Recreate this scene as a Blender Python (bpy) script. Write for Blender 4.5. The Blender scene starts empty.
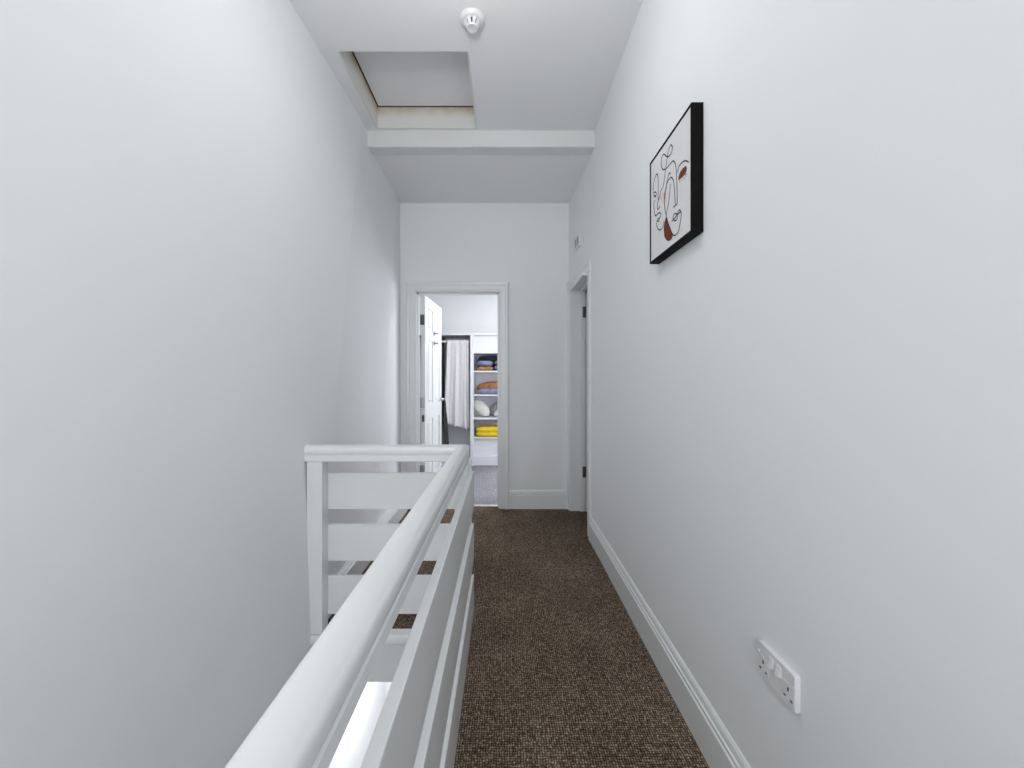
import bpy, bmesh, math, random
from mathutils import Vector, Matrix
random.seed(4)
S = bpy.context.scene
C = S.collection

# ------------------------------------------------------------------ camera
cd = bpy.data.cameras.new('camera'); cam = bpy.data.objects.new('camera', cd); C.objects.link(cam)
cd.sensor_width = 36.0; cd.lens = 400.0/1024.0*36.0
cd.shift_x = 8.0/1024.0; cd.shift_y = -6.0/1024.0
cd.clip_start = 0.02
cam.location = (0, 0, 1.225); cam.rotation_euler = (math.pi/2, 0, 0)
S.camera = cam
# ------------------------------------------------------------------ world, exposure
w = bpy.data.worlds.new('sky'); S.world = w; w.use_nodes = True
w.node_tree.nodes['Background'].inputs[0].default_value = (0.75, 0.85, 1.0, 1)
w.node_tree.nodes['Background'].inputs[1].default_value = 1.0
S.view_settings.view_transform = 'Standard'; S.view_settings.look = 'None'
S.view_settings.gamma = 1.0; S.view_settings.use_curve_mapping = False
S.view_settings.exposure = 0.38

def area(name, loc, rot, sx, sy, power, col=(1, 1, 1), shape='RECTANGLE', spread=math.pi):
    l = bpy.data.lights.new(name, 'AREA'); l.shape = shape; l.size = sx
    if shape in ('RECTANGLE', 'ELLIPSE'): l.size_y = sy
    l.energy = power; l.color = col; l.spread = spread
    o = bpy.data.objects.new(name, l); C.objects.link(o); o.location = loc; o.rotation_euler = rot
    return o
PI = math.pi
COOL = (0.965, 0.985, 1.0)
area('landing_window_daylight', (-0.2, -1.93, 1.75), (PI/2, 0, 0), 1.1, 1.3, 27, COOL)            # through window_1 behind the camera
area('stair_window_daylight', (-0.5, -1.93, -1.0), (PI/2, 0, 0), 0.45, 1.2, 60, (0.95, 0.97, 1.0))    # window_2 over the lower flight
area('lower_hall_lamp_light', (-0.55, 2.6, -0.36), (0, 0, 0), 0.4, 0.4, 11, (0.96, 0.97, 1.0))
area('bedroom_window_daylight', (1.25, 6.02, 1.55), (PI/2, 0, PI), 0.9, 1.3, 34, (0.90, 0.92, 1.0))   # window_3
area('bedroom_side_fill', (1.82, 5.0, 1.55), (PI/2, 0, PI/2), 1.1, 1.3, 4, (0.92, 0.95, 1.0))  # fill_window
l = bpy.data.lights.new('pendant_bulb_light', 'POINT'); l.energy = 6.8; l.shadow_soft_size = 0.07; l.color = (1.0, 0.985, 0.965)
o = bpy.data.objects.new('pendant_bulb_light', l); C.objects.link(o); o.location = (-0.18, 1.33, 2.66)
area('bedroom_overhead_fill', (-0.2, 4.6, 2.5), (0, 0, 0), 0.3, 0.3, 6.5, (1, 0.98, 0.94), 'DISK')  # unseen, added overhead to brighten the wardrobe wall
l = bpy.data.lights.new('wardrobe_fill_light', 'POINT'); l.energy = 5.5; l.shadow_soft_size = 0.14; l.color = (1.0, 0.98, 0.96)  # added out of view to light the wardrobe from the front
o = bpy.data.objects.new('wardrobe_fill_light', l); C.objects.link(o); o.location = (0.75, 4.35, 1.35)

# ------------------------------------------------------------------ materials
def mat(name, col, rough=0.5, metal=0.0, noise=None, nscale=8.0, bump=0.0, bscale=60.0, spec=0.5, coat=0.0):
    m = bpy.data.materials.new(name); m.use_nodes = True
    nt = m.node_tree; b = nt.nodes['Principled BSDF']
    b.inputs['Base Color'].default_value = (*col, 1); b.inputs['Roughness'].default_value = rough
    b.inputs['Metallic'].default_value = metal
    b.inputs['Specular IOR Level'].default_value = spec
    b.inputs['Coat Weight'].default_value = coat
    tc = nt.nodes.new('ShaderNodeTexCoord')
    if noise:
        n = nt.nodes.new('ShaderNodeTexNoise'); n.inputs['Scale'].default_value = nscale; n.inputs['Detail'].default_value = 4
        nt.links.new(tc.outputs['Object'], n.inputs['Vector'])
        r = nt.nodes.new('ShaderNodeValToRGB'); r.color_ramp.elements[0].position = 0.3; r.color_ramp.elements[1].position = 0.7
        r.color_ramp.elements[0].color = (*noise, 1); r.color_ramp.elements[1].color = (*col, 1)
        nt.links.new(n.outputs['Fac'], r.inputs['Fac']); nt.links.new(r.outputs['Color'], b.inputs['Base Color'])
    if bump:
        n2 = nt.nodes.new('ShaderNodeTexNoise'); n2.inputs['Scale'].default_value = bscale; n2.inputs['Detail'].default_value = 3
        nt.links.new(tc.outputs['Object'], n2.inputs['Vector'])
        bp = nt.nodes.new('ShaderNodeBump'); bp.inputs['Strength'].default_value = bump; bp.inputs['Distance'].default_value = 0.004
        nt.links.new(n2.outputs['Fac'], bp.inputs['Height']); nt.links.new(bp.outputs['Normal'], b.inputs['Normal'])
    return m

WALL = mat('white_wall_paint', (0.868, 0.880, 0.890), 0.75, noise=(0.860, 0.872, 0.882), nscale=1.5, spec=0.3)
CEIL = mat('ceiling_paint', (0.89, 0.895, 0.905), 0.85, noise=(0.88, 0.885, 0.895), nscale=2.0, spec=0.2)
GLOSS = mat('white_gloss_paint', (0.82, 0.835, 0.835), 0.32, noise=(0.80, 0.815, 0.815), nscale=6, bump=0.03, bscale=30)
BEAMM = mat('beam_paint', (0.79, 0.795, 0.795), 0.6, noise=(0.76, 0.765, 0.76), nscale=5, bump=0.1, bscale=15)
PLASTIC = mat('white_plastic', (0.80, 0.80, 0.81), 0.3)
DARKSLOT = mat('dark_slot', (0.03, 0.03, 0.03), 0.6)
STEEL = mat('brushed_steel', (0.42, 0.42, 0.43), 0.35, 1.0)
CHROME = mat('chrome', (0.6, 0.62, 0.66), 0.18, 1.0)
HINGE = mat('dark_hinge_metal', (0.10, 0.10, 0.105), 0.45, 0.7)
BLACK = mat('black_frame_wood', (0.004, 0.003, 0.003), 0.7, noise=(0.007, 0.005, 0.005), nscale=30, spec=0.12)
PAPER = mat('print_paper', (0.76, 0.75, 0.765), 0.7, spec=0.2)
INK = mat('black_ink', (0.02, 0.018, 0.018), 0.9, spec=0.05)
BROWN = mat('brown_ink', (0.20, 0.068, 0.028), 0.9, noise=(0.15, 0.05, 0.022), nscale=90, spec=0.05)
PINK = mat('pale_pink_ink', (0.76, 0.66, 0.65), 0.7)
WHITEB = mat('bedroom_wall_paint', (0.84, 0.85, 0.855), 0.8)
WARD = mat('white_laminate', (0.76, 0.775, 0.80), 0.4)
WARDB = mat('wardrobe_back_panel', (0.84, 0.85, 0.89), 0.5)
SHADEW = mat('wardrobe_shade_grey', (0.20, 0.20, 0.23), 0.6)  # shade inside the wardrobe, put into the colour
THROW = mat('light_grey_cloth', (0.80, 0.79, 0.80), 0.95, noise=(0.76, 0.75, 0.76), nscale=20, bump=0.4, bscale=300)
NAVY = mat('navy_cloth', (0.03, 0.04, 0.075), 0.9, noise=(0.05, 0.06, 0.11), nscale=25)
BLUEG = mat('blue_grey_cloth', (0.26, 0.30, 0.42), 0.9, noise=(0.10, 0.13, 0.25), nscale=16)
ORANGE = mat('rust_orange_cloth', (0.55, 0.25, 0.07), 0.9, noise=(0.25, 0.10, 0.03), nscale=18)
YELLOW = mat('yellow_cloth', (0.85, 0.62, 0.01), 0.9, noise=(0.72, 0.50, 0.01), nscale=14, bump=0.3, bscale=200)
CREAM = mat('cream_cloth', (0.72, 0.72, 0.66), 0.9, noise=(0.66, 0.66, 0.60), nscale=20, bump=0.2, bscale=80)
DOOR_BAR = mat('threshold_metal', (0.75, 0.75, 0.77), 0.3, 0.6)
LAMPGLASS = mat('opal_glass', (0.9, 0.9, 0.9), 0.2)
LOFT = mat('loft_timber', (0.10, 0.06, 0.035), 0.9)

def stained():                                        # hatch lining: old brown damp marks along the top arris
    m = mat('stained_lining_paint', (0.78, 0.78, 0.76), 0.6); nt = m.node_tree; b = nt.nodes['Principled BSDF']
    tc = nt.nodes.new('ShaderNodeTexCoord'); sp = nt.nodes.new('ShaderNodeSeparateXYZ'); nt.links.new(tc.outputs['Object'], sp.inputs[0])
    mr = nt.nodes.new('ShaderNodeMapRange'); mr.inputs[1].default_value = 3.10; mr.inputs[2].default_value = 3.19
    nt.links.new(sp.outputs['Z'], mr.inputs[0])
    n = nt.nodes.new('ShaderNodeTexNoise'); n.inputs['Scale'].default_value = 9; nt.links.new(tc.outputs['Object'], n.inputs['Vector'])
    mu = nt.nodes.new('ShaderNodeMath'); mu.operation = 'MULTIPLY'; nt.links.new(mr.outputs[0], mu.inputs[0]); nt.links.new(n.outputs['Fac'], mu.inputs[1])
    r = nt.nodes.new('ShaderNodeValToRGB'); r.color_ramp.elements[0].position = 0.05; r.color_ramp.elements[1].position = 0.6
    r.color_ramp.elements[0].color = (0.78, 0.78, 0.76, 1); r.color_ramp.elements[1].color = (0.55, 0.42, 0.25, 1)
    nt.links.new(mu.outputs[0], r.inputs[0]); nt.links.new(r.outputs[0], b.inputs['Base Color'])
    return m
STAIN = stained()

def carpet(name, dark, mid, light, pitch):            # loop-pile with pale flecks; shade between the tufts painted into the colour
    m = bpy.data.materials.new(name); m.use_nodes = True; nt = m.node_tree; N = nt.nodes; L = nt.links
    b = N['Principled BSDF']; b.inputs['Roughness'].default_value = 1.0; b.inputs['Specular IOR Level'].default_value = 0.1
    tc = N.new('ShaderNodeTexCoord'); sp = N.new('ShaderNodeSeparateXYZ')
    nz = N.new('ShaderNodeTexNoise'); nz.inputs['Scale'].default_value = 55; nz.inputs['Detail'].default_value = 2; L.new(tc.outputs['Object'], nz.inputs['Vector'])
    mix = N.new('ShaderNodeMixRGB'); mix.blend_type = 'ADD'; mix.inputs[0].default_value = pitch*1.6
    L.new(tc.outputs['Object'], mix.inputs[1]); L.new(nz.outputs['Color'], mix.inputs[2]); L.new(mix.outputs[0], sp.inputs[0])
    def mth(op, a, bb=None):
        n = N.new('ShaderNodeMath'); n.operation = op
        for i, v in enumerate((a, bb)):
            if v is None: continue
            if isinstance(v, (int, float)): n.inputs[i].default_value = v
            else: L.new(v, n.inputs[i])
        return n.outputs[0]
    wn = N.new('ShaderNodeTexWhiteNoise'); wn.noise_dimensions = '2D'; cb = N.new('ShaderNodeCombineXYZ')
    L.new(mth('FLOOR', mth('DIVIDE', sp.outputs['X'], pitch)), cb.inputs[0]); L.new(mth('FLOOR', mth('DIVIDE', sp.outputs['Y'], pitch)), cb.inputs[1]); L.new(cb.outputs[0], wn.inputs['Vector'])
    sx = mth('ABSOLUTE', mth('SINE', mth('MULTIPLY', sp.outputs['X'], PI/pitch)))
    sy = mth('ABSOLUTE', mth('SINE', mth('MULTIPLY', sp.outputs['Y'], PI/pitch)))
    h = mth('MULTIPLY', sx, sy)
    fl = N.new('ShaderNodeTexNoise'); fl.inputs['Scale'].default_value = 110; fl.inputs['Detail'].default_value = 1; L.new(tc.outputs['Object'], fl.inputs['Vector'])
    big = N.new('ShaderNodeTexNoise'); big.inputs['Scale'].default_value = 2.2; big.inputs['Detail'].default_value = 3; L.new(tc.outputs['Object'], big.inputs['Vector'])
    v = mth('ADD', mth('MULTIPLY', h, 0.46), mth('ADD', mth('MULTIPLY', fl.outputs['Fac'], 0.50), mth('MULTIPLY', wn.outputs['Value'], 0.24)))
    v = mth('ADD', v, mth('MULTIPLY', mth('SUBTRACT', big.outputs['Fac'], 0.5), 0.25))
    r = N.new('ShaderNodeValToRGB'); e = r.color_ramp.elements
    e[0].position = 0.32; e[0].color = (*dark, 1); e[1].position = 0.98; e[1].color = (*light, 1)
    k = e.new(0.64); k.color = (*mid, 1)
    L.new(v, r.inputs[0]); L.new(r.outputs[0], b.inputs['Base Color'])
    bp = N.new('ShaderNodeBump'); bp.inputs['Strength'].default_value = 0.8; bp.inputs['Distance'].default_value = 0.003
    L.new(h, bp.inputs['Height']); L.new(bp.outputs['Normal'], b.inputs['Normal'])
    return m
CARPET = carpet('brown_loop_carpet', (0.036, 0.023, 0.015), (0.172, 0.124, 0.092), (0.62, 0.50, 0.38), 0.0088)
CARPETG = carpet('grey_twist_carpet', (0.16, 0.155, 0.175), (0.32, 0.31, 0.34), (0.52, 0.51, 0.55), 0.012)

# ------------------------------------------------------------------ mesh helpers
def hexa(bm, p):
    """p: 8 points, bottom ring then top ring, both counter-clockwise"""
    v = [bm.verts.new(q) for q in p]
    for f in ((3, 2, 1, 0), (4, 5, 6, 7), (0, 1, 5, 4), (1, 2, 6, 5), (2, 3, 7, 6), (3, 0, 4, 7)):
        bm.faces.new([v[i] for i in f])
    return v
def box(bm, x0, x1, y0, y1, z0, z1, bev=0.0, seg=2):
    v = hexa(bm, [(x0, y0, z0), (x1, y0, z0), (x1, y1, z0), (x0, y1, z0), (x0, y0, z1), (x1, y0, z1), (x1, y1, z1), (x0, y1, z1)])
    if bev:
        ed = list({e for a in v for e in a.link_edges})
        bmesh.ops.bevel(bm, geom=ed, offset=bev, segments=seg, profile=0.5, affect='EDGES')
def prism(bm, pts, axis, a, b):
    """extrude a closed 2-D outline along an axis; 'x': (y,z), 'y': (x,z), 'z': (x,y)"""
    def P(q, t): return {'x': (t, q[0], q[1]), 'y': (q[0], t, q[1]), 'z': (q[0], q[1], t)}[axis]
    A = [bm.verts.new(P(q, a)) for q in pts]; B = [bm.verts.new(P(q, b)) for q in pts]
    n = len(pts); bm.faces.new(A); bm.faces.new(B[::-1])
    for i in range(n): bm.faces.new((A[i], B[i], B[(i+1) % n], A[(i+1) % n]))
def sweep(bm, rings, closed=True):
    n = len(rings[0]); V = [[bm.verts.new(p) for p in r] for r in rings]
    for i in range(len(V)-1):
        for j in range(n if closed else n-1):
            k = (j+1) % n; bm.faces.new((V[i][j], V[i+1][j], V[i+1][k], V[i][k]))
    if closed: bm.faces.new(V[0]); bm.faces.new(V[-1][::-1])
def lathe(bm, prof, M=None, n=32):
    rings = []
    for r, z in prof: rings.append([Vector((r*math.cos(2*PI*i/n), r*math.sin(2*PI*i/n), z)) for i in range(n)])
    if M: rings = [[M @ p for p in q] for q in rings]
    sweep(bm, rings)
def tube(bm, pts, r, n=10):
    rings = []
    for i, p in enumerate(pts):
        p = Vector(p); a = Vector(pts[max(i-1, 0)]); c = Vector(pts[min(i+1, len(pts)-1)]); d = (c-a).normalized()
        u = d.cross(Vector((0, 0, 1)) if abs(d.z) < 0.9 else Vector((1, 0, 0))).normalized(); v = d.cross(u)
        rings.append([p+u*r*math.cos(2*PI*k/n)+v*r*math.sin(2*PI*k/n) for k in range(n)])
    sweep(bm, rings)
def blob(bm, c, r, e=0.6, M=None, nu=28, nv=14, wob=0.0):
    """superellipsoid: cushions, folded cloth"""
    def f(w_, m): return math.copysign(abs(w_)**m, w_)
    rings = []
    for i in range(1, nv):
        t = -PI/2+PI*i/nv; ring = []
        for j in range(nu):
            a = 2*PI*j/nu
            q = Vector((r[0]*f(math.cos(t), e)*f(math.cos(a), e), r[1]*f(math.cos(t), e)*f(math.sin(a), e), r[2]*f(math.sin(t), 1.0)))
            q *= 1+wob*math.sin(3*a+2*t)+wob*math.sin(7*a)*0.5
            if M: q = M @ q
            ring.append(q+Vector(c))
        rings.append(ring)
    sweep(bm, rings)
def obj(name, bm, m, parent=None, smooth=False):
    bmesh.ops.recalc_face_normals(bm, faces=bm.faces)
    me = bpy.data.meshes.new(name); bm.to_mesh(me); bm.free(); me.materials.append(m)
    if smooth:
        for p in me.polygons: p.use_smooth = True
        me.set_sharp_from_angle(angle=math.radians(40))
    o = bpy.data.objects.new(name, me); C.objects.link(o)
    if parent: o.parent = parent; o.matrix_parent_inverse = Matrix.Translation(parent.location).inverted()
    return o
def struct(name, bm, m, parent=None, smooth=False):
    o = obj(name, bm, m, parent, smooth)
    if not parent: o['kind'] = 'structure'
    return o
def tag(o, label, cat, group=None):
    o['label'] = label; o['category'] = cat
    if group: o['group'] = group
    return o
def thing(name, label, cat, loc, group=None):
    o = bpy.data.objects.new(name, None); C.objects.link(o); o.location = loc; o.empty_display_size = 0.1
    return tag(o, label, cat, group)
def sempty(name, loc):
    o = bpy.data.objects.new(name, None); C.objects.link(o); o.location = loc; o['kind'] = 'structure'; return o
NB = bmesh.new

# ------------------------------------------------------------------ shell
H = 3.035; YB = 3.755; LOW = -2.6; YN = -2.0; YR = 1.925       # ceiling, end wall, lower floor, wall behind camera, stairwell edge
def lx_bot(y): return -0.915-(y-1.95)*0.030 if y > 1.95 else -0.915-(1.95-y)*0.040
def lx_top(y): return -1.03+(y-1.9)*0.029
def lx(y, z): return lx_bot(y)+(lx_top(y)-lx_bot(y))*max(z, 0.0)/H
def rx(y): return 0.665-max(0.0, y-2.7)**2*0.050

bm = NB()
ys = [YN-0.1, -1, 0, 1.0, 1.95, 2.9, YB+0.02]
for a, b in zip(ys[:-1], ys[1:]):
    for z0, zt in ((LOW, 0.0), (0.0, 3.4)):
        hexa(bm, [(-1.3, a, z0), (lx(a, z0), a, z0), (lx(b, z0), b, z0), (-1.3, b, z0),
                  (-1.3, a, zt), (lx(a, zt), a, zt), (lx(b, zt), b, zt), (-1.3, b, zt)])
struct('wall_left', bm, WALL)

bm = NB()
DR0, DR1, DRZ = 3.125, 3.69, 2.035                                # doorway in the right wall
YW = [2.7+(DR0-2.7)*k/8 for k in range(9)]
prism(bm, [(0.80, YN-0.1)]+[(0.80, DR0)]+[(rx(y), y) for y in YW[::-1]]+[(0.665, YN-0.1)], 'z', -0.3, 3.4)
YW = [DR1+(DR0-DR1)*k/8 for k in range(9)]
prism(bm, [(0.80, DR0), (0.80, DR1)]+[(rx(y), y) for y in YW], 'z', DRZ, 3.4)
prism(bm, [(rx(DR1), DR1), (0.80, DR1), (0.80, YB+.02), (rx(YB), YB+.02)], 'z', -0.3, 3.4)
bmesh.ops.remove_doubles(bm, verts=bm.verts, dist=1e-5)
struct('wall_right', bm, WALL, None, True)

DX0, DX1, DZ = -0.824, -0.046, 2.035                           # doorway in the end wall
bm = NB()
box(bm, -1.2, DX0-0.01, YB, YB+0.11, -0.3, 3.4)
box(bm, DX1+0.01, 0.85, YB, YB+0.11, -0.3, 3.4)
box(bm, DX0-0.01, DX1+0.01, YB, YB+0.11, DZ+0.01, 3.4)
struct('wall_back', bm, WALL)

bm = NB()                                                        # behind the camera, window openings for the landing and the flight below
wx0, wx1, wz0, wz1 = -0.75, 0.35, 1.1, 2.4
box(bm, -1.3, wx0, YN-0.12, YN, LOW, 3.4); box(bm, wx1, 0.8, YN-0.12, YN, LOW, 3.4)
box(bm, wx0, wx1, YN-0.12, YN, wz1, 3.4); box(bm, wx0, wx1, YN-0.12, YN, -0.4, wz0)
box(bm, wx0, wx1, YN-0.12, YN, LOW, -1.7); box(bm, -0.25, wx1, YN-0.12, YN, -1.7, -0.4)
struct('wall_front', bm, WALL)
def window(name, x0, x1, z0, z1):
    e = sempty(name, ((x0+x1)/2, YN-0.06, z0)); t = 0.05; bm = NB()
    for a in ((x0, x0+t, z0, z1), (x1-t, x1, z0, z1), (x0, x1, z0, z0+t), (x0, x1, z1-t, z1), (x0, x1, (z0+z1)/2-.02, (z0+z1)/2+.02)):
        box(bm, a[0], a[1], YN-0.09, YN-0.03, a[2], a[3])
    obj('window_frame', bm, GLOSS, e)
    bm = NB(); box(bm, x0+t, x1-t, YN-0.065, YN-0.060, z0+t, z1-t)
    g = bpy.data.materials.get('window_glass')
    if not g:
        g = mat('window_glass', (0.9, 0.95, 1), 0.02); g.node_tree.nodes['Principled BSDF'].inputs['Transmission Weight'].default_value = 1
    obj('pane', bm, g, e)
window('window_1', wx0, wx1, wz0, wz1); window('window_2', wx0, -0.25, -1.7, -0.4)

# floor: corridor slab and the landing slab past the stairwell
EX = -0.215                                                     # stairwell edge under the long balustrade
bm = NB()
box(bm, EX, 0.80, YN, YB+0.055, -0.02, 0.0)
box(bm, -1.1, EX, YR+0.005, YB+0.055, -0.02, 0.0)
box(bm, -1.2, EX, YN, -1.2, -0.02, 0.0)
struct('floor', bm, CARPET)
bm = NB()                                                       # structure of the floor, white ceiling of the storey below
box(bm, EX+0.01, 0.80, YN, YB+0.1, -0.235, -0.021)
box(bm, -1.1, EX+0.01, YR+0.02, YB+0.1, -0.235, -0.021)
box(bm, -1.2, EX+0.01, YN, -1.21, -0.25, -0.021)
struct('ceiling_lower', bm, CEIL)
bm = NB()                                                       # nosing round the stairwell and its fascia board
prism(bm, [(YR-0.03, -0.008), (YR-0.022, 0.002), (YR+0.02, 0.006), (YR+0.03, -0.02), (YR+0.03, -0.040), (YR-0.022, -0.044), (YR-0.03, -0.036)], 'x', lx(YR, 0)-0.02, EX)
prism(bm, [(EX-0.03, -0.036), (EX-0.03, -0.008), (EX-0.02, 0.002), (EX+0.02, 0.006), (EX+0.03, -0.02), (EX+0.03, -0.042)], 'y', -1.2, YR+0.03)
struct('trim_1', bm, GLOSS, smooth=True)
bm = NB()
box(bm, lx(YR, 0)-.03, EX-0.0, YR, YR+0.02, -0.238, -0.04); box(bm, EX-0.012, EX+0.0, -1.2, YR+0.02, -0.238, -0.04)
struct('trim_2', bm, GLOSS)
# storey below
bm = NB(); box(bm, -1.3, 0.85, YN-0.1, 3.3, LOW-0.1, LOW); struct('floor_lower', bm, CARPETG)
bm = NB(); box(bm, -1.3, 0.85, 3.2, 3.3, LOW, -0.2); struct('wall_lower_back', bm, WHITEB)
bm = NB(); box(bm, EX+0.01, EX+0.11, YN, 1.2, LOW, -0.25); box(bm, 0.8, 0.9, YN, 3.3, LOW, -0.25); struct('wall_lower_right', bm, WALL)
# staircase going down beneath the rail
st = thing('staircase', 'straight grey-carpeted stair flight going down inside the railed stairwell', 'staircase', (-0.6, -1.2, -1.3))
n = 13; rise = 2.6/n; going = 0.245
for i in range(1, n):
    y0 = -1.2+(i-1)*going; z = -rise*i
    bm = NB(); box(bm, -0.86, EX-0.03, y0, y0+going+0.02, z-0.03, z, 0.008); box(bm, -0.86, EX-0.03, y0+0.0, y0+0.02, z, z+rise-0.031)
    obj('step', bm, CARPETG, st)
bm = NB(); prism(bm, [(-1.2, -0.25), (-1.2+n*going, -2.85+.25), (-1.2+(n-1)*going-.5, -2.6), (-1.2, -0.62)], 'x', -0.885, -0.862)
prism(bm, [(-1.2, -0.25), (-1.2+n*going, -2.6), (-1.2+(n-1)*going-.5, -2.6), (-1.2, -0.62)], 'x', EX-0.03, EX-0.015)
obj('string_board', bm, GLOSS, st)

# ------------------------------------------------------------------ ceiling, hatch, beam
HX0, HX1, HY0, HY1 = -0.915, -0.205, 2.217, 2.895
bm = NB()
T = 3.195
g = 0.012
box(bm, -1.3, 0.85, YN-0.1, HY0, H, T); box(bm, -1.3, HX0-g, HY0, HY1+g, H, T); box(bm, HX1+g, 0.85, HY0, HY1+g, H, T)
box(bm, -1.3, 0.85, HY1+g, 3.0, H, T); box(bm, -1.3, 0.85, 3.0, 3.02, H-0.05, T)
hexa(bm, [(-1.3, 3.0, 2.925), (0.85, 3.0, 2.925), (0.85, 3.87, 2.858), (-1.3, 3.87, 2.858), (-1.3, 3.0, T), (0.85, 3.0, T), (0.85, 3.87, T), (-1.3, 3.87, T)])
struct('ceiling', bm, CEIL)
bm = NB(); box(bm, -1.3, 0.85, 1.6, 3.87, T+0.06, T+0.12); box(bm, -1.3, 0.85, 1.6, 1.7, T, T+0.06); struct('ceiling_loft_deck', bm, LOFT)
bm = NB()                                                       # beam boxing across the corridor
box(bm, -1.1, 0.75, 2.925, 3.037, 2.916, H+0.05, 0.008)
struct('trim_3', bm, BEAMM)
bm = NB()                                                       # lining boards round the hatch opening
t = 0.012
box(bm, HX0-t+.0005, HX0, HY0, HY1, H, 3.188); box(bm, HX1, HX1+t-.0005, HY0, HY1, H, 3.190)
box(bm, HX0-t+.0005, HX1+t-.0005, HY1, HY1+t-.0005, H, 3.185)
struct('trim_4', bm, STAIN)
hp = thing('loft_hatch', 'white square loft hatch panel recessed in the ceiling, brown stained edges', 'loft hatch', ((HX0+HX1)/2, 2.5, 3.195))
bm = NB(); box(bm, HX0+0.009, HX1-0.005, HY0+0.001, HY1-0.010, 3.186, 3.204, 0.002); obj('hatch_panel', bm, mat('hatch_panel_paint', (0.90, 0.90, 0.92), 0.8, noise=(0.88, 0.88, 0.895), nscale=4), hp)
bm = NB()
box(bm, HX0-0.004, HX0+0.012, HY0, HY1, 3.205, 3.215); box(bm, HX0, HX1, HY1-0.013, HY1+0.002, 3.205, 3.215); box(bm, HX1-0.007, HX1+.004, HY0, HY1, 3.205, 3.215)
o = obj('edge_seal', bm, LOFT, hp); o['label'] = 'dark brown stained seal along the panel edges'

sd = thing('smoke_detector', 'round white smoke detector on the ceiling nearest the top edge', 'smoke detector', (-0.160, 2.015, H))
M = Matrix.Translation((-0.160, 2.015, H)) @ Matrix.Rotation(PI, 4, 'X')
bm = NB(); lathe(bm, [(0.001, -.002), (0.060, -.002), (0.0605, 0.010), (0.056, 0.018), (0.048, 0.022), (0.001, 0.022)], M, 40); obj('base', bm, PLASTIC, sd, True)
bm = NB(); lathe(bm, [(0.001, 0.018), (0.034, 0.022), (0.021, 0.042), (0.001, 0.042)], M, 32); o = obj('sensor_chamber', bm, DARKSLOT, sd, True); o['label'] = 'dark inner sensor chamber seen between the ribs'
bm = NB()
for k in range(9):
    a = 2*PI*(k+0.75)/9; R_ = M @ Matrix.Rotation(a, 4, 'Z')
    vs = hexa(bm, [R_ @ Vector(p) for p in [(0.028, -0.008, 0.018), (0.045, -0.0095, 0.018), (0.045, 0.0095, 0.018), (0.028, 0.008, 0.018), (0.018, -0.005, 0.045), (0.029, -0.006, 0.045), (0.029, 0.006, 0.045), (0.018, 0.005, 0.045)]])
obj('rib_cage', bm, PLASTIC, sd)
bm = NB(); lathe(bm, [(0.001, 0.041), (0.029, 0.042), (0.029, 0.046), (0.026, 0.050), (0.020, 0.048), (0.001, 0.048)], M, 32); obj('cap', bm, PLASTIC, sd, True)

lf = thing('pendant_lamp', 'white pendant lampholder hanging over the near end of the landing', 'ceiling lamp', (-0.18, 1.33, H))
MP = Matrix.Translation((-0.18, 1.33, H)) @ Matrix.Rotation(PI, 4, 'X')
bm = NB(); lathe(bm, [(0.001, 0), (0.045, 0), (0.04, 0.012), (0.015, 0.025), (0.001, 0.026)], MP, 32); obj('ceiling_rose', bm, PLASTIC, lf, True)
bm = NB(); lathe(bm, [(0.001, 0.02), (0.004, 0.02), (0.004, 0.24), (0.001, 0.24)], MP, 10); obj('cord', bm, PLASTIC, lf, True)
bm = NB(); lathe(bm, [(0.001, 0.235), (0.012, 0.235), (0.018, 0.25), (0.018, 0.285), (0.001, 0.286)], MP, 24); obj('lampholder', bm, PLASTIC, lf, True)

# ------------------------------------------------------------------ skirting
SK = [(0, 0), (0.019, 0), (0.019, 0.128), (0.014, 0.133), (0.016, 0.139), (0.0165, 0.146), (0.011, 0.150), (0.012, 0.156), (0.009, 0.168), (0.004, 0.176), (0, 0.177)]
bm = NB(); sweep(bm, [[(rx(y)-a, y, b) for a, b in SK] for y in (YN, 2.7, 2.8, 2.9, 2.97, 3.035)]); struct('baseboard_right', bm, GLOSS)
bm = NB(); prism(bm, [(YB-a, b) for a, b in SK], 'x', 0.034, rx(YB)-0.005); struct('baseboard_back', bm, GLOSS)
bm = NB(); prism(bm, [(YN+a, b) for a, b in SK], 'x', -1.0, 0.66); struct('baseboard_front', bm, GLOSS)
bm = NB()                                                       # deep boxed skirting on the left past the return rail
LS = [(-1.0, 0), (-0.892, 0), (-0.892, 0.118), (-0.898, 0.124), (-0.900, 0.132), (-0.912, 0.138), (-0.94, 0.139), (-1.0, 0.139)]
prism(bm, LS, 'y', 2.03, YB); struct('baseboard_left', bm, GLOSS)

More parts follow.
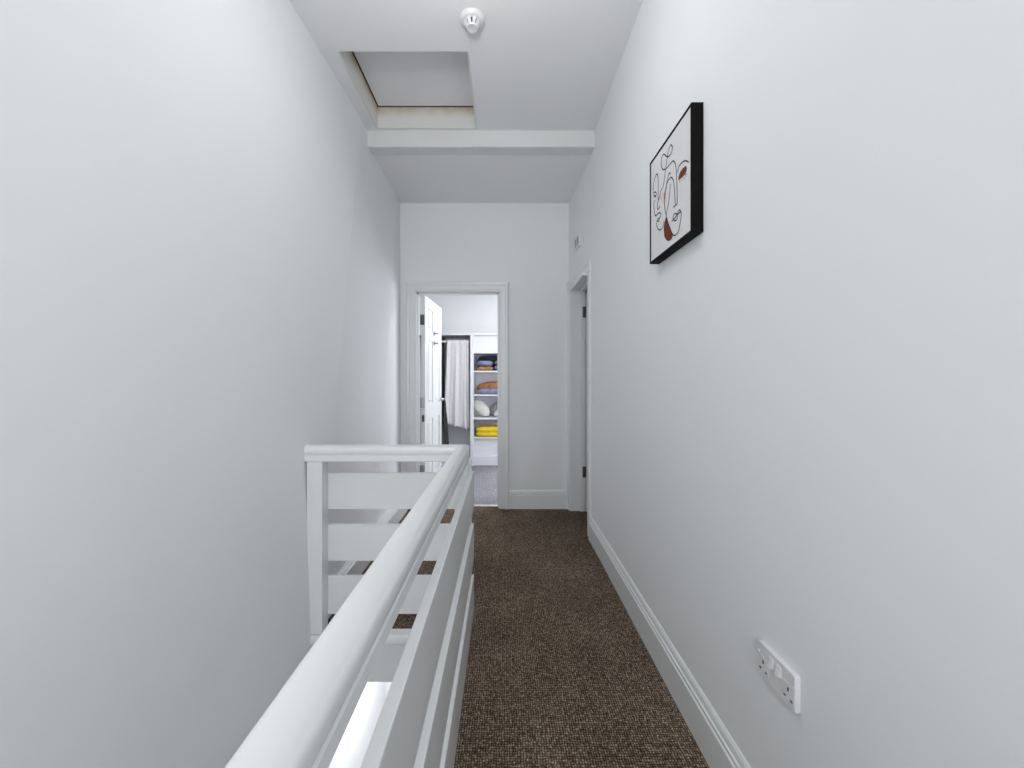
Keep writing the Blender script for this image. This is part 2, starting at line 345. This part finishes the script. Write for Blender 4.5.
# ------------------------------------------------------------------ door casings and doors
ARC = [(0.0, 0.0), (0.0, 0.010), (0.006, 0.014), (0.014, 0.012), (0.018, 0.015), (0.055, 0.017), (0.060, 0.023), (0.082, 0.026), (0.088, 0.020), (0.088, 0.0)]
def casing(bm, a0, a1, zh, to3d):
    rings = []
    for t_, p in ARC:
        rings.append([to3d(a0-t_, 0, p), to3d(a0-t_, zh+t_, p), to3d(a1+t_, zh+t_, p), to3d(a1+t_, 0, p)])
    # transpose: one ring per corner
    sweep(bm, [[rings[i][k] for i in range(len(ARC))] for k in range(4)])
d1 = sempty('door_1', (DX0, YB, 0))
bm = NB(); casing(bm, DX0, DX1, DZ, lambda a, z, p: (a, YB-p, z)); obj('architrave', bm, GLOSS, d1)
bm = NB()
for s, x in ((1, DX0), (-1, DX1)):
    xa, xb = sorted((x-s*0.012, x+s*0.004)); box(bm, xa, xb, YB-0.004, YB+0.115, 0, DZ)
    xa, xb = sorted((x+s*0.004, x+s*0.016)); box(bm, xa, xb, YB+0.03, YB+0.068, 0, DZ)
box(bm, DX0-0.012, DX1+0.012, YB-0.004, YB+0.115, DZ-0.004, DZ+0.012); box(bm, DX0, DX1, YB+0.03, YB+0.068, DZ-0.018, DZ-0.004)
obj('door_frame', bm, GLOSS, d1)
bm = NB(); casing(bm, DX0, DX1, DZ, lambda a, z, p: (a, YB+0.11+p, z)); obj('architrave', bm, GLOSS, d1)
bm = NB(); box(bm, DX0+0.004, DX1-0.004, YB+0.055, YB+0.095, -0.001, 0.008, 0.003); o = obj('threshold_bar', bm, DOOR_BAR, d1); o['label'] = 'metal threshold strip between brown and grey carpet'
# six-panel leaf, built in its own frame: u along the leaf, v thickness, z up
def six_panel(bm, W, Hh, Tk):
    st_, rl = 0.105, 0.10; mid = 0.09; rec = 0.009
    rows = [(0.0, 0.21), (0.80, 0.95), (1.60, 1.70), (Hh-0.105, Hh)]           # rails
    for a, b in ((0, st_), (W-st_, W), (W/2-mid/2, W/2+mid/2)): box(bm, a, b, 0, Tk, 0.0, Hh)
    for a, b in rows:
        for u0, u1 in ((st_, W/2-mid/2), (W/2+mid/2, W-st_)): box(bm, u0, u1, 0, Tk, a, b)
    for i in range(3):
        z0, z1 = rows[i][1], rows[i+1][0]
        for u0, u1 in ((st_, W/2-mid/2), (W/2+mid/2, W-st_)):
            box(bm, u0, u1, rec, Tk-rec, z0, z1)
            k = 0.028; q = 0.012
            for s, v0, v1 in ((1, rec, 0.001), (-1, Tk-rec, Tk-0.001)):
                hexa(bm, [(u0+k, v0, z0+k), (u1-k, v0, z0+k), (u1-k, v0, z1-k), (u0+k, v0, z1-k),
                          (u0+k+q, v1, z0+k+q), (u1-k-q, v1, z0+k+q), (u1-k-q, v1, z1-k-q), (u0+k+q, v1, z1-k-q)])
def place(bm, org, ang):
    bmesh.ops.transform(bm, matrix=Matrix.Translation(org) @ Matrix.Rotation(ang, 4, 'Z'), verts=bm.verts)
def hinge(bm, x, y, z, dx, dy):
    for k in range(5):
        lathe(bm, [(0.0012, 0.001), (0.0072, 0.001), (0.0072, 0.0185), (0.0012, 0.0185)], Matrix.Translation((x, y, z-0.05+k*0.02)), 12)
    box(bm, *sorted((x, x+dx)), *sorted((y, y+dy)), z-0.05, z+0.05)
ang = math.radians(90-3.4); org = (-0.803, 3.885, 0.008); W1 = 0.742
bm = NB(); six_panel(bm, W1, 2.02, 0.036); place(bm, org, ang); 
bmesh.ops.translate(bm, vec=(0.036, 0.0, 0), verts=bm.verts)
leaf = obj('door_leaf', bm, GLOSS, d1)
def LP(u, v, z): # point on the leaf frame; v<0 is out towards the room's right
    q = Matrix.Translation((org[0]+0.036, org[1], org[2])) @ Matrix.Rotation(ang, 4, 'Z') @ Vector((u, v, z)); return q
for z in (1.79, 0.985, 0.33):
    bm = NB(); hinge(bm, -0.806, 3.876, z, 0.034, 0.004); o = obj('hinge', bm, HINGE if z > 1.5 else STEEL, d1)
bm = NB(); box(bm, -0.795, -0.772, 3.872, 3.8845, 0.80, 0.865, 0.003); o = obj('latch_bracket', bm, HINGE, d1)
M = Matrix.Translation((org[0]+0.036, org[1], org[2])) @ Matrix.Rotation(ang, 4, 'Z') @ Matrix.Translation((W1-0.06, 0.001, 0.98)) @ Matrix.Rotation(PI/2, 4, 'X')
bm = NB()
tube(bm, [LP(W1-0.06, 0.0, 0.98), LP(W1-0.06, -0.045, 0.98), LP(W1-0.065, -0.055, 0.98), LP(W1-0.10, -0.058, 0.98), LP(W1-0.175, -0.056, 0.975)], 0.010, 12)
lathe(bm, [(0.001, 0), (0.026, 0), (0.026, 0.009), (0.001, 0.009)], M, 24)
o = obj('door_handle', bm, CHROME, leaf, True); o['label'] = 'chrome lever handle'
bm = NB()
for zz in (1.69, 1.585):
    M = Matrix.Translation((org[0]+0.036, org[1], org[2])) @ Matrix.Rotation(ang, 4, 'Z') @ Matrix.Translation((W1*0.5, 0.001, zz)) @ Matrix.Rotation(PI/2, 4, 'X')
    lathe(bm, [(0.001, 0), (0.024, 0), (0.024, 0.006), (0.010, 0.012), (0.006, 0.03), (0.011, 0.042), (0.001, 0.046)], M, 20)
o = obj('coat_peg', bm, mat('blue_grey_metal', (0.22, 0.25, 0.32), 0.5, 0.3), leaf, True); o['label'] = 'pair of small blue-grey metal pegs on the door face'

d2 = sempty('door_2', (rx(3.4), 3.4, 0))
bm = NB(); casing(bm, DR0-0.0, DR1-0.0, DZ, lambda a, z, p: (rx(min(a, 3.75))-p*(0.5 if a < 3.13 else 1.0), min(a, YB), z)); obj('architrave', bm, GLOSS, d2)
bm = NB()
box(bm, rx(DR1)-0.004, 0.805, DR1-0.008, DR1+0.012, 0, DRZ); box(bm, rx(DR0)-0.004, 0.805, DR0-0.012, DR0+0.006, 0, DRZ); box(bm, rx(DR1)-0.002, 0.805, DR0, DR1, DRZ-0.006, DRZ+0.012)
box(bm, 0.70, 0.745, DR1-0.020, DR1-0.008, 0, DRZ-0.006); box(bm, 0.70, 0.745, DR0+0.006, DR0+0.018, 0, DRZ-0.006); box(bm, 0.70, 0.745, DR0, DR1, DRZ-0.018, DRZ-0.006)
obj('door_frame', bm, GLOSS, d2)
bm = NB(); six_panel(bm, 0.61, 1.99, 0.036); place(bm, (0.752, DR1-0.062, 0.008), 0.0); leaf2 = obj('door_leaf', bm, GLOSS, d2)
for z in (1.83, 0.363):
    bm = NB(); hinge(bm, 0.728, DR1-0.022, z, 0.030, 0.010)
    obj('hinge', bm, HINGE, d2)
# small room behind the right doorway
bm = NB()
box(bm, 1.7, 1.8, 2.4, 4.0, 0, 2.5); box(bm, 0.8, 1.8, 2.4, 2.5, 0, 2.5); box(bm, 0.8, 1.8, 3.865, 3.96, 0, 2.5); struct('wall_side_room', bm, WALL)
bm = NB(); box(bm, 0.8, 1.8, 2.4, 4.0, -0.1, 0); struct('floor_side_room', bm, CARPET)
bm = NB(); box(bm, 0.8, 1.8, 2.4, 4.0, 2.5, 2.6); struct('ceiling_side_room', bm, CEIL)

# ------------------------------------------------------------------ balustrade (handrail, boards, posts)
bl = thing('balustrade', 'white painted landing balustrade with rounded handrail and three wide horizontal boards', 'railing', (-0.2, 1.9, 0))
ZT = 0.903
def rail_prof(c):    # (across, z) rounded top, shadow groove, square fillet below
    w_ = 0.032; pts = []
    for i in range(13):
        a = PI*i/12; pts.append((c+w_*math.cos(a), ZT-0.022+0.022*math.sin(a)**0.75 if 0 < i < 12 else ZT-0.022))
    pts += [(c-w_, ZT-0.038), (c-w_+0.003, ZT-0.044), (c-w_+0.005, ZT-0.047), (c+w_-0.005, ZT-0.047), (c+w_-0.003, ZT-0.044), (c+w_, ZT-0.038)]
    return pts
XR = -0.200; YRL = 1.932
bm = NB()
L0, Lm = rail_prof(XR), rail_prof(YRL)
# mitred L: along y from behind the camera to the corner, then along -x to the wall
ra = [(x-0.019, -1.15, z) for x, z in L0]
rc = [(x, YRL+(x-XR), z) for x, z in L0]
rb = [(lx(1.94, 0.9)-0.01, YRL+(x-XR), z) for x, z in L0]
sweep(bm, [ra, rc, rb]); obj('handrail', bm, GLOSS, bl, True)
bm = NB()                                                      # flat fillet rail under the handrail
def sub(c): return [(c-0.031, ZT-0.050), (c-0.031, ZT-0.074), (c-0.028, ZT-0.077), (c+0.028, ZT-0.077), (c+0.031, ZT-0.074), (c+0.031, ZT-0.050), (c+0.026, ZT-0.0465), (c-0.026, ZT-0.0465)]
q = sub(XR)
sweep(bm, [[(x-0.019, -1.15, z) for x, z in q], [(x, YRL+(x-XR), z) for x, z in q], [(lx(1.94, 0.9)-0.01, YRL+(x-XR), z) for x, z in q]])
obj('bottom_fillet', bm, GLOSS, bl)
BZ = [(0.580, 0.757), (0.325, 0.503), (0.064, 0.249)]
for i, (a, b) in enumerate(BZ):
    bm = NB(); box(bm, -0.171, -0.149, -1.15, 1.992, a, b+(0.006 if i == 0 else 0), 0.0025); obj('board', bm, GLOSS, bl)
for a, b in BZ:
    bm = NB(); box(bm, lx(1.97, 0.4)-0.01, -0.2005, 1.9665, 1.988, a, b, 0.0025); obj('board', bm, GLOSS, bl)
def post(x0, x1, y0, y1, z0=0.0):
    bm = NB(); box(bm, x0, x1, y0, y1, z0, ZT-0.078, 0.003); obj('post', bm, GLOSS, bl)
post(lx(1.93, 0)-0.022, -0.864, 1.900, 1.966, 0.006)
post(-0.235, -0.1715, 1.904, 1.966, 0.006)
post(-0.200, -0.160, 1.9665, 1.990, 0.002)
for y in (-0.35, -1.13): post(-0.225, -0.172, y, y+0.06, 0.0)

# ------------------------------------------------------------------ framed picture on the right wall
XF = 0.624
def art(zx, zy, oy):   # position of a stroke on the print
    px = 645+zx/12.8; py = oy+zy/12.8
    Y = XF*400/(px-504); return (Y, 1.225+(378-py)*Y/400)
Y0, Y1, Z0, Z1 = 1.332, 1.713, 1.712, 2.144
fp = thing('framed_picture', 'square black-framed abstract line-art print hung on the right wall', 'picture', (0.66, (Y0+Y1)/2, Z0))
bm = NB(); r = 0.008
box(bm, XF, 0.6645, Y0, Y0+r, Z0, Z1, 0.001); box(bm, XF, 0.6645, Y1-r, Y1, Z0, Z1, 0.001)
box(bm, XF, 0.6645, Y0+r, Y1-r, Z0, Z0+r, 0.001); box(bm, XF, 0.6645, Y0+r, Y1-r, Z1-r, Z1, 0.001)
obj('frame', bm, BLACK, fp)
bm = NB(); box(bm, XF+0.003, XF+0.009, Y0+r, Y1-r, Z0+r, Z1-r); pr = obj('print', bm, PAPER, fp); pr['label'] = 'off-white paper print'
def spline(P, n=6):
    P = [P[0]]+list(P)+[P[-1]]; out = []
    for i in range(1, len(P)-2):
        for k in range(n):
            t_ = k/n; a, b, c, d = P[i-1], P[i], P[i+1], P[i+2]
            out.append(tuple(0.5*((2*b[j])+(-a[j]+c[j])*t_+(2*a[j]-5*b[j]+4*c[j]-d[j])*t_*t_+(-a[j]+3*b[j]-3*c[j]+d[j])*t_**3) for j in (0, 1)))
    out.append(P[-2]); return out
def ribbon(bm, pts, wd, x):
    V = []
    for i, p in enumerate(pts):
        a = pts[max(i-1, 0)]; c = pts[min(i+1, len(pts)-1)]; d = Vector((c[0]-a[0], c[1]-a[1]))
        if d.length < 1e-7: d = Vector((0, 1))
        d.normalize(); nn = Vector((-d.y, d.x))*wd/2
        V.append((bm.verts.new((x, p[0]+nn.x, p[1]+nn.y)), bm.verts.new((x, p[0]-nn.x, p[1]-nn.y))))
    for i in range(len(V)-1): bm.faces.new((V[i][0], V[i][1], V[i+1][1], V[i+1][0]))
A, B = 140, 190
strokes = [
 [(A, 325, 55), (A, 345, 95), (A, 330, 160), (A, 300, 205), (A, 270, 213), (A, 240, 183), (A, 215, 200), (A, 200, 280), (A, 205, 345), (A, 230, 380), (A, 270, 358), (A, 310, 310), (A, 352, 268), (A, 380, 305), (A, 392, 400), (A, 400, 560), (A, 403, 700), (B, 404, 165), (B, 380, 195), (B, 355, 225)],
 [(A, 325, 55), (A, 300, 110), (A, 283, 180), (A, 272, 260), (A, 255, 380), (A, 243, 480), (A, 225, 590), (A, 192, 660), (A, 178, 740), (B, 165, 120), (B, 150, 200), (B, 158, 248), (B, 185, 205)],
 [(B, 95, 20), (A, 98, 600), (A, 115, 500), (A, 148, 432), (A, 160, 520), (A, 160, 640), (B, 160, 60), (B, 158, 130)],
 [(B, 95, 40), (B, 125, 25), (B, 138, 60), (B, 105, 95)], [(B, 100, 60), (B, 122, 75), (B, 135, 95)],
 [(B, 122, 128), (B, 108, 165), (B, 110, 240), (B, 118, 310), (B, 132, 328), (B, 172, 292), (B, 198, 312), (B, 182, 350), (B, 152, 380), (B, 140, 430), (B, 155, 490), (B, 185, 512), (B, 215, 480), (B, 236, 400)],
 [(B, 150, 395), (B, 170, 400), (B, 178, 365)],
 [(A, 262, 640), (A, 272, 540), (A, 300, 425), (A, 318, 440)],
 [(A, 245, 760), (A, 262, 600), (A, 290, 520), (A, 325, 480), (A, 355, 515), (A, 368, 620), (A, 376, 760), (B, 380, 175)],
 [(A, 318, 560), (A, 308, 680), (B, 304, 60), (B, 296, 150), (B, 275, 255), (B, 262, 330)],
 [(B, 255, 0), (B, 238, 80), (B, 243, 200), (B, 262, 320), (B, 288, 420), (B, 320, 505), (B, 345, 565), (B, 375, 582), (B, 418, 530), (B, 440, 430), (B, 456, 300), (B, 430, 255), (B, 402, 308), (B, 375, 300), (B, 352, 345), (B, 365, 390), (B, 395, 385), (B, 412, 335)],
 [(B, 333, 405), (B, 375, 355), (B, 420, 305), (B, 450, 275)],
 [(A, 410, 415), (A, 425, 340), (A, 465, 288), (A, 510, 265), (A, 550, 285)],
]
bm = NB()
for s in strokes: ribbon(bm, spline([art(x, y, o_) for o_, x, y in s]), 0.0042, XF+0.0022)
o = obj('line_drawing', bm, INK, pr); o['label'] = 'thin black continuous line drawing'
def patch(pts, m, x, nm, lab):
    bm = NB(); P = spline([art(a, b, o_) for o_, a, b in pts]+[art(pts[0][1], pts[0][2], pts[0][0])], 5)[:-1]
    bm.faces.new([bm.verts.new((x, p[0], p[1])) for p in P]); o = obj(nm, bm, m, pr); o['label'] = lab
patch([(A, 515, 328), (A, 526, 375), (A, 500, 440), (A, 455, 488), (A, 418, 508), (A, 432, 430), (A, 468, 368)], BROWN, XF+0.0025, 'painted_eye', 'brown leaf-shaped painted patch')
patch([(B, 262, 350), (B, 245, 400), (B, 232, 480), (B, 240, 590), (B, 270, 645), (B, 305, 650), (B, 335, 620), (B, 345, 570), (B, 320, 510), (B, 290, 420)], BROWN, XF+0.0025, 'painted_drop', 'brown drop-shaped painted patch')
patch([(B, 180, 60), (B, 225, 30), (B, 270, 70), (B, 262, 150), (B, 215, 180), (B, 180, 130)], PINK, XF+0.0027, 'painted_blush', 'pale pink painted patch')
bm = NB()
for a in ((505, 450, 520, 470), (485, 475, 495, 505), (455, 495, 458, 525), (430, 505, 428, 550), (500, 430, 530, 440)):
    ribbon(bm, [art(a[0], a[1], A), art(a[2], a[3], A)], 0.002, XF+0.0024)
o = obj('painted_lashes', bm, BROWN, pr); o['label'] = 'short brown painted lashes'

# ------------------------------------------------------------------ double socket
ds = thing('double_socket', 'white double switched wall socket low on the right wall', 'socket', (0.66, 0.951, 0.51))
sy0, sy1, sz0, sz1 = 0.896, 1.028, 0.469, 0.555
bm = NB()
pl = []
rr = 0.006
for cx, cz, a0 in ((sy1-rr, sz1-rr, 0), (sy0+rr, sz1-rr, 90), (sy0+rr, sz0+rr, 180), (sy1-rr, sz0+rr, 270)):
    for k in range(4): a = math.radians(a0+30*k); pl.append((cx+rr*math.cos(a), cz+rr*math.sin(a)))
cy, cz = (sy0+sy1)/2, (sz0+sz1)/2
sweep(bm, [[(0.6645, y, z) for y, z in pl], [(0.6545, y, z) for y, z in pl], [(0.6525, cy+(y-cy)*0.975, cz+(z-cz)*0.96) for y, z in pl]])
obj('faceplate', bm, PLASTIC, ds, True)
xs = 0.6522
for s in (-1, 1):
    # s=+1 is the far socket. three pin openings each
    c = cy+s*0.044
    bm = NB(); box(bm, xs-0.0004, xs+0.001, c-0.0185, c+0.0185, cz-0.030, cz+0.012, 0.0003); so = obj('socket_outlet', bm, PLASTIC, ds)
    for dy, dz, wy, wz in ((0, -0.0015, 0.0022, 0.0042), (-0.011, -0.0215, 0.0034, 0.0021), (0.011, -0.0215, 0.0034, 0.0021)):
        bm = NB(); box(bm, xs-0.0009, xs, c+dy-wy, c+dy+wy, cz+dz-wz, cz+dz+wz); o = obj('pin_hole', bm, DARKSLOT, so); 
    c2 = cy+s*0.0125
    bm = NB()
    box(bm, xs-0.0015, xs+0.001, c2-0.0085, c2+0.0085, cz+0.004, cz+0.030, 0.0005)
    hexa(bm, [(xs, c2-0.006, cz+0.007), (xs-0.007, c2-0.006, cz+0.007), (xs-0.007, c2+0.006, cz+0.007), (xs, c2+0.006, cz+0.007),
              (xs, c2-0.006, cz+0.027), (xs-0.002, c2-0.006, cz+0.027), (xs-0.002, c2+0.006, cz+0.027), (xs, c2+0.006, cz+0.027)])
    obj('rocker_switch', bm, PLASTIC, ds)
for s in (-1, 1):
    bm = NB(); lathe(bm, [(0.0004, 0), (0.0035, 0), (0.0030, 0.0015), (0.0004, 0.0018)], Matrix.Translation((xs, cy+s*0.062, cz+0.016)) @ Matrix.Rotation(-PI/2, 4, 'Y'), 12)
    obj('screw_cap', bm, PLASTIC, ds)

# small louvre vent above the right doorway
wv = thing('wall_vent', 'small white slotted vent plate high above the right-hand doorway', 'vent', (0.63, 3.45, 2.34))
def vx(y): return rx(y)
bm = NB()
hexa(bm, [(vx(3.36)-0.010, 3.36, 2.34), (vx(3.36), 3.36, 2.34), (vx(3.54), 3.54, 2.34), (vx(3.54)-0.010, 3.54, 2.34),
          (vx(3.36)-0.010, 3.36, 2.45), (vx(3.36), 3.36, 2.45), (vx(3.54), 3.54, 2.45), (vx(3.54)-0.010, 3.54, 2.45)])
obj('vent_plate', bm, PLASTIC, wv)
for k in range(2):
    y0 = 3.385+k*0.075; y1 = y0+0.055
    bm = NB()
    hexa(bm, [(vx(y0)-0.012, y0, 2.36), (vx(y0)-.009, y0, 2.36), (vx(y1)-.009, y1, 2.36), (vx(y1)-0.012, y1, 2.36),
              (vx(y0)-0.012, y0, 2.43), (vx(y0)-.009, y0, 2.43), (vx(y1)-.009, y1, 2.43), (vx(y1)-0.012, y1, 2.43)])
    obj('slot', bm, STEEL, wv)

# ------------------------------------------------------------------ bedroom beyond the end door
BY = 6.00
bm = NB(); box(bm, -1.6, 1.95, YB+0.05, 6.3, -0.12, 0.002); 
bmesh.ops.delete(bm, geom=[], context='VERTS')
struct('floor_bedroom', bm, CARPETG)
for v in bpy.data.objects['floor_bedroom'].data.vertices:
    if v.co.y < 4: v.co.y = YB+0.056
    if v.co.z > 0: v.co.z = 0.0
bm = NB(); box(bm, -1.6, 1.95, YB+0.1, 6.3, 2.6, 2.7); struct('ceiling_bedroom', bm, CEIL)
bm = NB(); box(bm, -1.6, 0.8, BY, BY+0.1, 0, 2.6); box(bm, 1.7, 1.95, BY, BY+0.1, 0, 2.6); box(bm, 0.8, 1.7, BY, BY+0.1, 0, 0.9); box(bm, 0.8, 1.7, BY, BY+0.1, 2.2, 2.6); struct('wall_bedroom_back', bm, WHITEB)
bm = NB(); box(bm, -1.7, -1.5, YB+0.1, BY, 0, 2.6); struct('wall_bedroom_left', bm, WHITEB)
bm = NB(); box(bm, 1.85, 1.95, YB+0.1, 4.45, 0, 2.6); box(bm, 1.85, 1.95, 5.55, BY, 0, 2.6); box(bm, 1.85, 1.95, 4.45, 5.55, 0, 0.9); box(bm, 1.85, 1.95, 4.45, 5.55, 2.2, 2.6); struct('wall_bedroom_right', bm, WHITEB)
bm = NB(); box(bm, 0.80, 1.95, YB+0.105, YB+0.2, 0, 2.6); box(bm, -1.7, -1.15, YB+0.02, YB+0.11, 0, 2.7); struct('wall_bedroom_front', bm, WHITEB)
bm = NB()
for a in ((0.8, 0.85, 0.9, 2.2), (1.65, 1.7, 0.9, 2.2), (0.85, 1.65, 0.9, 0.95), (0.85, 1.65, 2.15, 2.2)): box(bm, a[0], a[1], BY+0.03, BY+0.09, a[2], a[3])
struct('window_3', bm, GLOSS)
bm = NB()
for a in ((4.45, 4.5, 0.9, 2.2), (5.5, 5.55, 0.9, 2.2), (4.5, 5.5, 0.9, 0.95), (4.5, 5.5, 2.15, 2.2)): box(bm, 1.88, 1.94, a[0], a[1], a[2], a[3])
struct('fill_window', bm, GLOSS)  # unseen side window and its weak daylight, added to fill the bedroom
# wardrobe unit
WY, WB = 5.57, 5.98
wd = thing('open_wardrobe', 'white open wardrobe with hanging rail and shelf tower in the bedroom', 'wardrobe', (-0.5, 5.83, 0))
def wpart(name, *b, m=WARD, bev=0.001):
    bm = NB(); box(bm, *b, bev); return obj(name, bm, m, wd)
wpart('top_panel', -1.30, 0.32, WY, WB, 1.825, 1.852)
wpart('side_panel', -1.30, -1.275, WY, WB, 0, 1.825); wpart('side_panel', 0.295, 0.32, WY, WB, 0, 1.825)
wpart('divider_panel', -0.470, -0.424, WY, WB, 0.0, 1.825)
wpart('plinth', -1.275, -0.470, WY+0.02, WY+0.04, 0.0, 0.115); wpart('plinth', -0.424, 0.295, WY-0.002, WY+0.02, 0.006, 0.115)
bm = NB(); box(bm, -1.275, 0.295, WB-0.02, WB-0.004, 0.0, 1.825); o = obj('back_panel', bm, WARDB, wd); o['label'] = 'grey back panel'
wpart('flap_door', -0.424, 0.295, WY+0.03, WY+0.048, 1.585, 1.825)
for z in (1.568, 1.306, 0.976, 0.646, 0.380): wpart('shelf', -0.424, 0.295, WY, WB-0.02, z, z+0.020)
wpart('drawer_front', -0.424, 0.295, WY+0.04, WY+0.058, 0.135, 0.380); wpart('shelf', -0.424, 0.295, WY, WB-0.02, 0.113, 0.135)
wpart('side_panel', -0.905, -0.885, WY+0.10, WB-0.02, 0.115, 1.825, m=SHADEW)  # dark colour stands for the shade left of the throw
bm = NB(); box(bm, -0.484, -0.4705, WY+0.1, WB-0.02, 0.115, 1.825); o = obj('shade_strip', bm, SHADEW, wd); o['label'] = 'dark grey strip standing for shade beside the throw'  # shade right of the throw, painted as a dark strip
bm = NB(); tube(bm, [(-0.884, WY+0.10, 1.742), (-0.485, WY+0.10, 1.742)], 0.016, 14); o = obj('hanging_rail', bm, GLOSS, wd, True); o['label'] = 'white hanging rail'
wpart('base_panel', -0.885, -0.484, WY+0.03, WB-0.02, 0.09, 0.115)
# throw over the rail
bm = NB(); NX, NZ = 60, 40
yr = WY+0.10
def tp(u, s):        # u across 0..1, s along the cloth from front hem to back hem
    xt = -0.800+u*0.300; xb = -0.845+u*0.350; lf_ = 0.595 if False else 0
    hem = 0.585-0.085*u+0.012*math.sin(u*40)+(0.02 if u < 0.03 else 0)
    if s < 0.85:
        k = s/0.85; z = hem+(1.742-hem)*k; x = xb+(xt-xb)*k
        y = yr-0.020-0.022*(1-k*0.6)*(math.sin(u*17+1.2*k)+0.5*math.sin(u*31))-0.012
        return (x, y, z)
    a = (s-0.85)/0.15
    if a < 0.5:
        t_ = a/0.5*PI; return (xt, yr-0.021*math.cos(t_), 1.742+0.021*math.sin(t_))
    return (xt, yr+0.021, 1.742-(a-0.5)*2*0.8)
G = [[bm.verts.new(tp(i/NX, j/NZ)) for j in range(NZ+1)] for i in range(NX+1)]
for i in range(NX):
    for j in range(NZ): bm.faces.new((G[i][j], G[i+1][j], G[i+1][j+1], G[i][j+1]))
th = obj('throw_blanket', bm, THROW, None, True); tag(th, 'light grey throw hanging over the wardrobe rail', 'blanket')
so_ = th.modifiers.new('thick', 'SOLIDIFY'); so_.thickness = 0.006; so_.offset = 0
# strap hanging at the door handle
bm = NB()
hp_ = LP(W1-0.095, -0.058, 0.99); pts = []
sweep(bm, [[(hp_.x+0.004-w2, hp_.y-0.004, z), (hp_.x+0.004+w2+dx, hp_.y-0.004, z), (hp_.x+0.004+w2+dx, hp_.y+0.020, z), (hp_.x+0.004-w2, hp_.y+0.020, z)]
           for z, w2, dx in ((0.972, 0.004, 0.0), (0.85, 0.008, 0.006), (0.7, 0.013, 0.016), (0.5, 0.014, 0.028), (0.28, 0.015, 0.035))])
o = obj('hanging_strap', bm, DARKSLOT); tag(o, 'thin black strap hanging down from the bedroom door handle', 'strap')
fl_ = thing('added_lamp', 'slim white lamp added out of view behind the end wall, right of the doorway', 'lamp', (0.75, 4.35, 0))  # unseen stand put under the added wardrobe light
ML = Matrix.Translation((0.75, 4.35, 0))
bm = NB(); lathe(bm, [(0.001, 0), (0.14, 0), (0.14, 0.015), (0.02, 0.03), (0.001, 0.03)], ML, 32); obj('base', bm, WARD, fl_, True)
bm = NB(); lathe(bm, [(0.001, 0.03), (0.011, 0.03), (0.011, 1.14), (0.02, 1.15), (0.02, 1.19), (0.001, 1.19)], ML, 16); obj('pole', bm, WARD, fl_, True)
# things on the shelves
def cloth(name, label, cat, c, r, m, group=None, e=0.45, M=None, wob=0.02):
    bm = NB(); blob(bm, c, r, e, M, wob=wob); o = obj(name, bm, m, None, True); tag(o, label, cat, group); return o
yf = WY+0.15
RX = lambda d: Matrix.Rotation(math.radians(d), 3, 'Y')
cloth('folded_cloth', 'dark navy folded cloth at the back of the top open shelf', 'clothes', (-0.13, yf+0.165, 1.326+0.115), (0.27, 0.065, 0.113), NAVY, e=0.3, wob=0)
cloth('folded_cloth', 'rust orange folded cloth at bottom left of the top open shelf', 'clothes', (-0.265, yf-0.02, 1.326+0.032), (0.115, 0.10, 0.032), ORANGE, wob=0)
cloth('folded_cloth', 'light blue-grey folded cloth piled on orange cloth, top open shelf', 'clothes', (-0.270, yf-0.01, 1.390+0.040), (0.118, 0.11, 0.040), BLUEG)
cloth('folded_cloth', 'blue-grey folded cloth on the right of the top open shelf', 'clothes', (-0.02, yf-0.02, 1.326+0.042), (0.120, 0.11, 0.042), BLUEG, wob=0)
cloth('folded_cloth', 'orange folded cloth on top of the right pile, top open shelf', 'clothes', (-0.01, yf-0.02, 1.41+0.030), (0.125, 0.10, 0.030), ORANGE)
cloth('folded_cloth', 'wide blue-grey folded cloth at the front of the second open shelf', 'clothes', (-0.13, yf-0.085, 0.996+0.040), (0.250, 0.060, 0.040), BLUEG, wob=0)
cloth('patterned_cushion', 'rust orange domed cushion behind folded cloth, second open shelf', 'cushion', (-0.12, yf+0.06, 0.996+0.09), (0.275, 0.085, 0.092), ORANGE, e=0.85)
cu = thing('scatter_cushion', 'cream oval cushion leaning on the left of the third shelf', 'cushion', (-0.29, yf, 0.666))
bm = NB(); blob(bm, (-0.318, yf-0.02, 0.666+0.128), (0.140, 0.05, 0.078), 0.9, RX(46)); obj('cover', bm, CREAM, cu, True)
bm = NB(); M3 = RX(46); tube(bm, [M3 @ Vector((0.139*math.cos(a), -0.002, 0.077*math.sin(a)))+Vector((-0.318, yf-0.02, 0.794)) for a in [2*PI*k/40 for k in range(41)]], 0.005, 6)
obj('piping', bm, CREAM, cu, True)
cu = thing('scatter_cushion', 'grey patterned cushion with cream edge on the third shelf, behind door frame', 'cushion', (0.02, yf, 0.666))
PAT = mat('grey_pattern_cloth', (0.45, 0.43, 0.43), 0.9, noise=(0.16, 0.14, 0.14), nscale=45)
bm = NB(); blob(bm, (-0.09, yf+0.085, 0.666+0.135), (0.150, 0.045, 0.078), 0.9, RX(-42)); obj('cover', bm, PAT, cu, True)
bm = NB(); M3 = RX(-42); blob(bm, (-0.055, yf+0.035, 0.666+0.100), (0.12, 0.012, 0.035), 0.9, M3); obj('piping', bm, CREAM, cu, True)
tw = thing('folded_towel', 'bright yellow folded towel on the lowest open shelf', 'towel', (-0.15, yf, 0.400))
for k, (dz, rr2, dx) in enumerate(((0.036, 0.040, 0.0), (0.096, 0.046, 0.006))):
    bm = NB(); blob(bm, (-0.13+dx, yf-0.01, 0.400+dz), (0.27, 0.13, rr2), 0.35, None, wob=0.006); obj('fold', bm, YELLOW, tw, True)
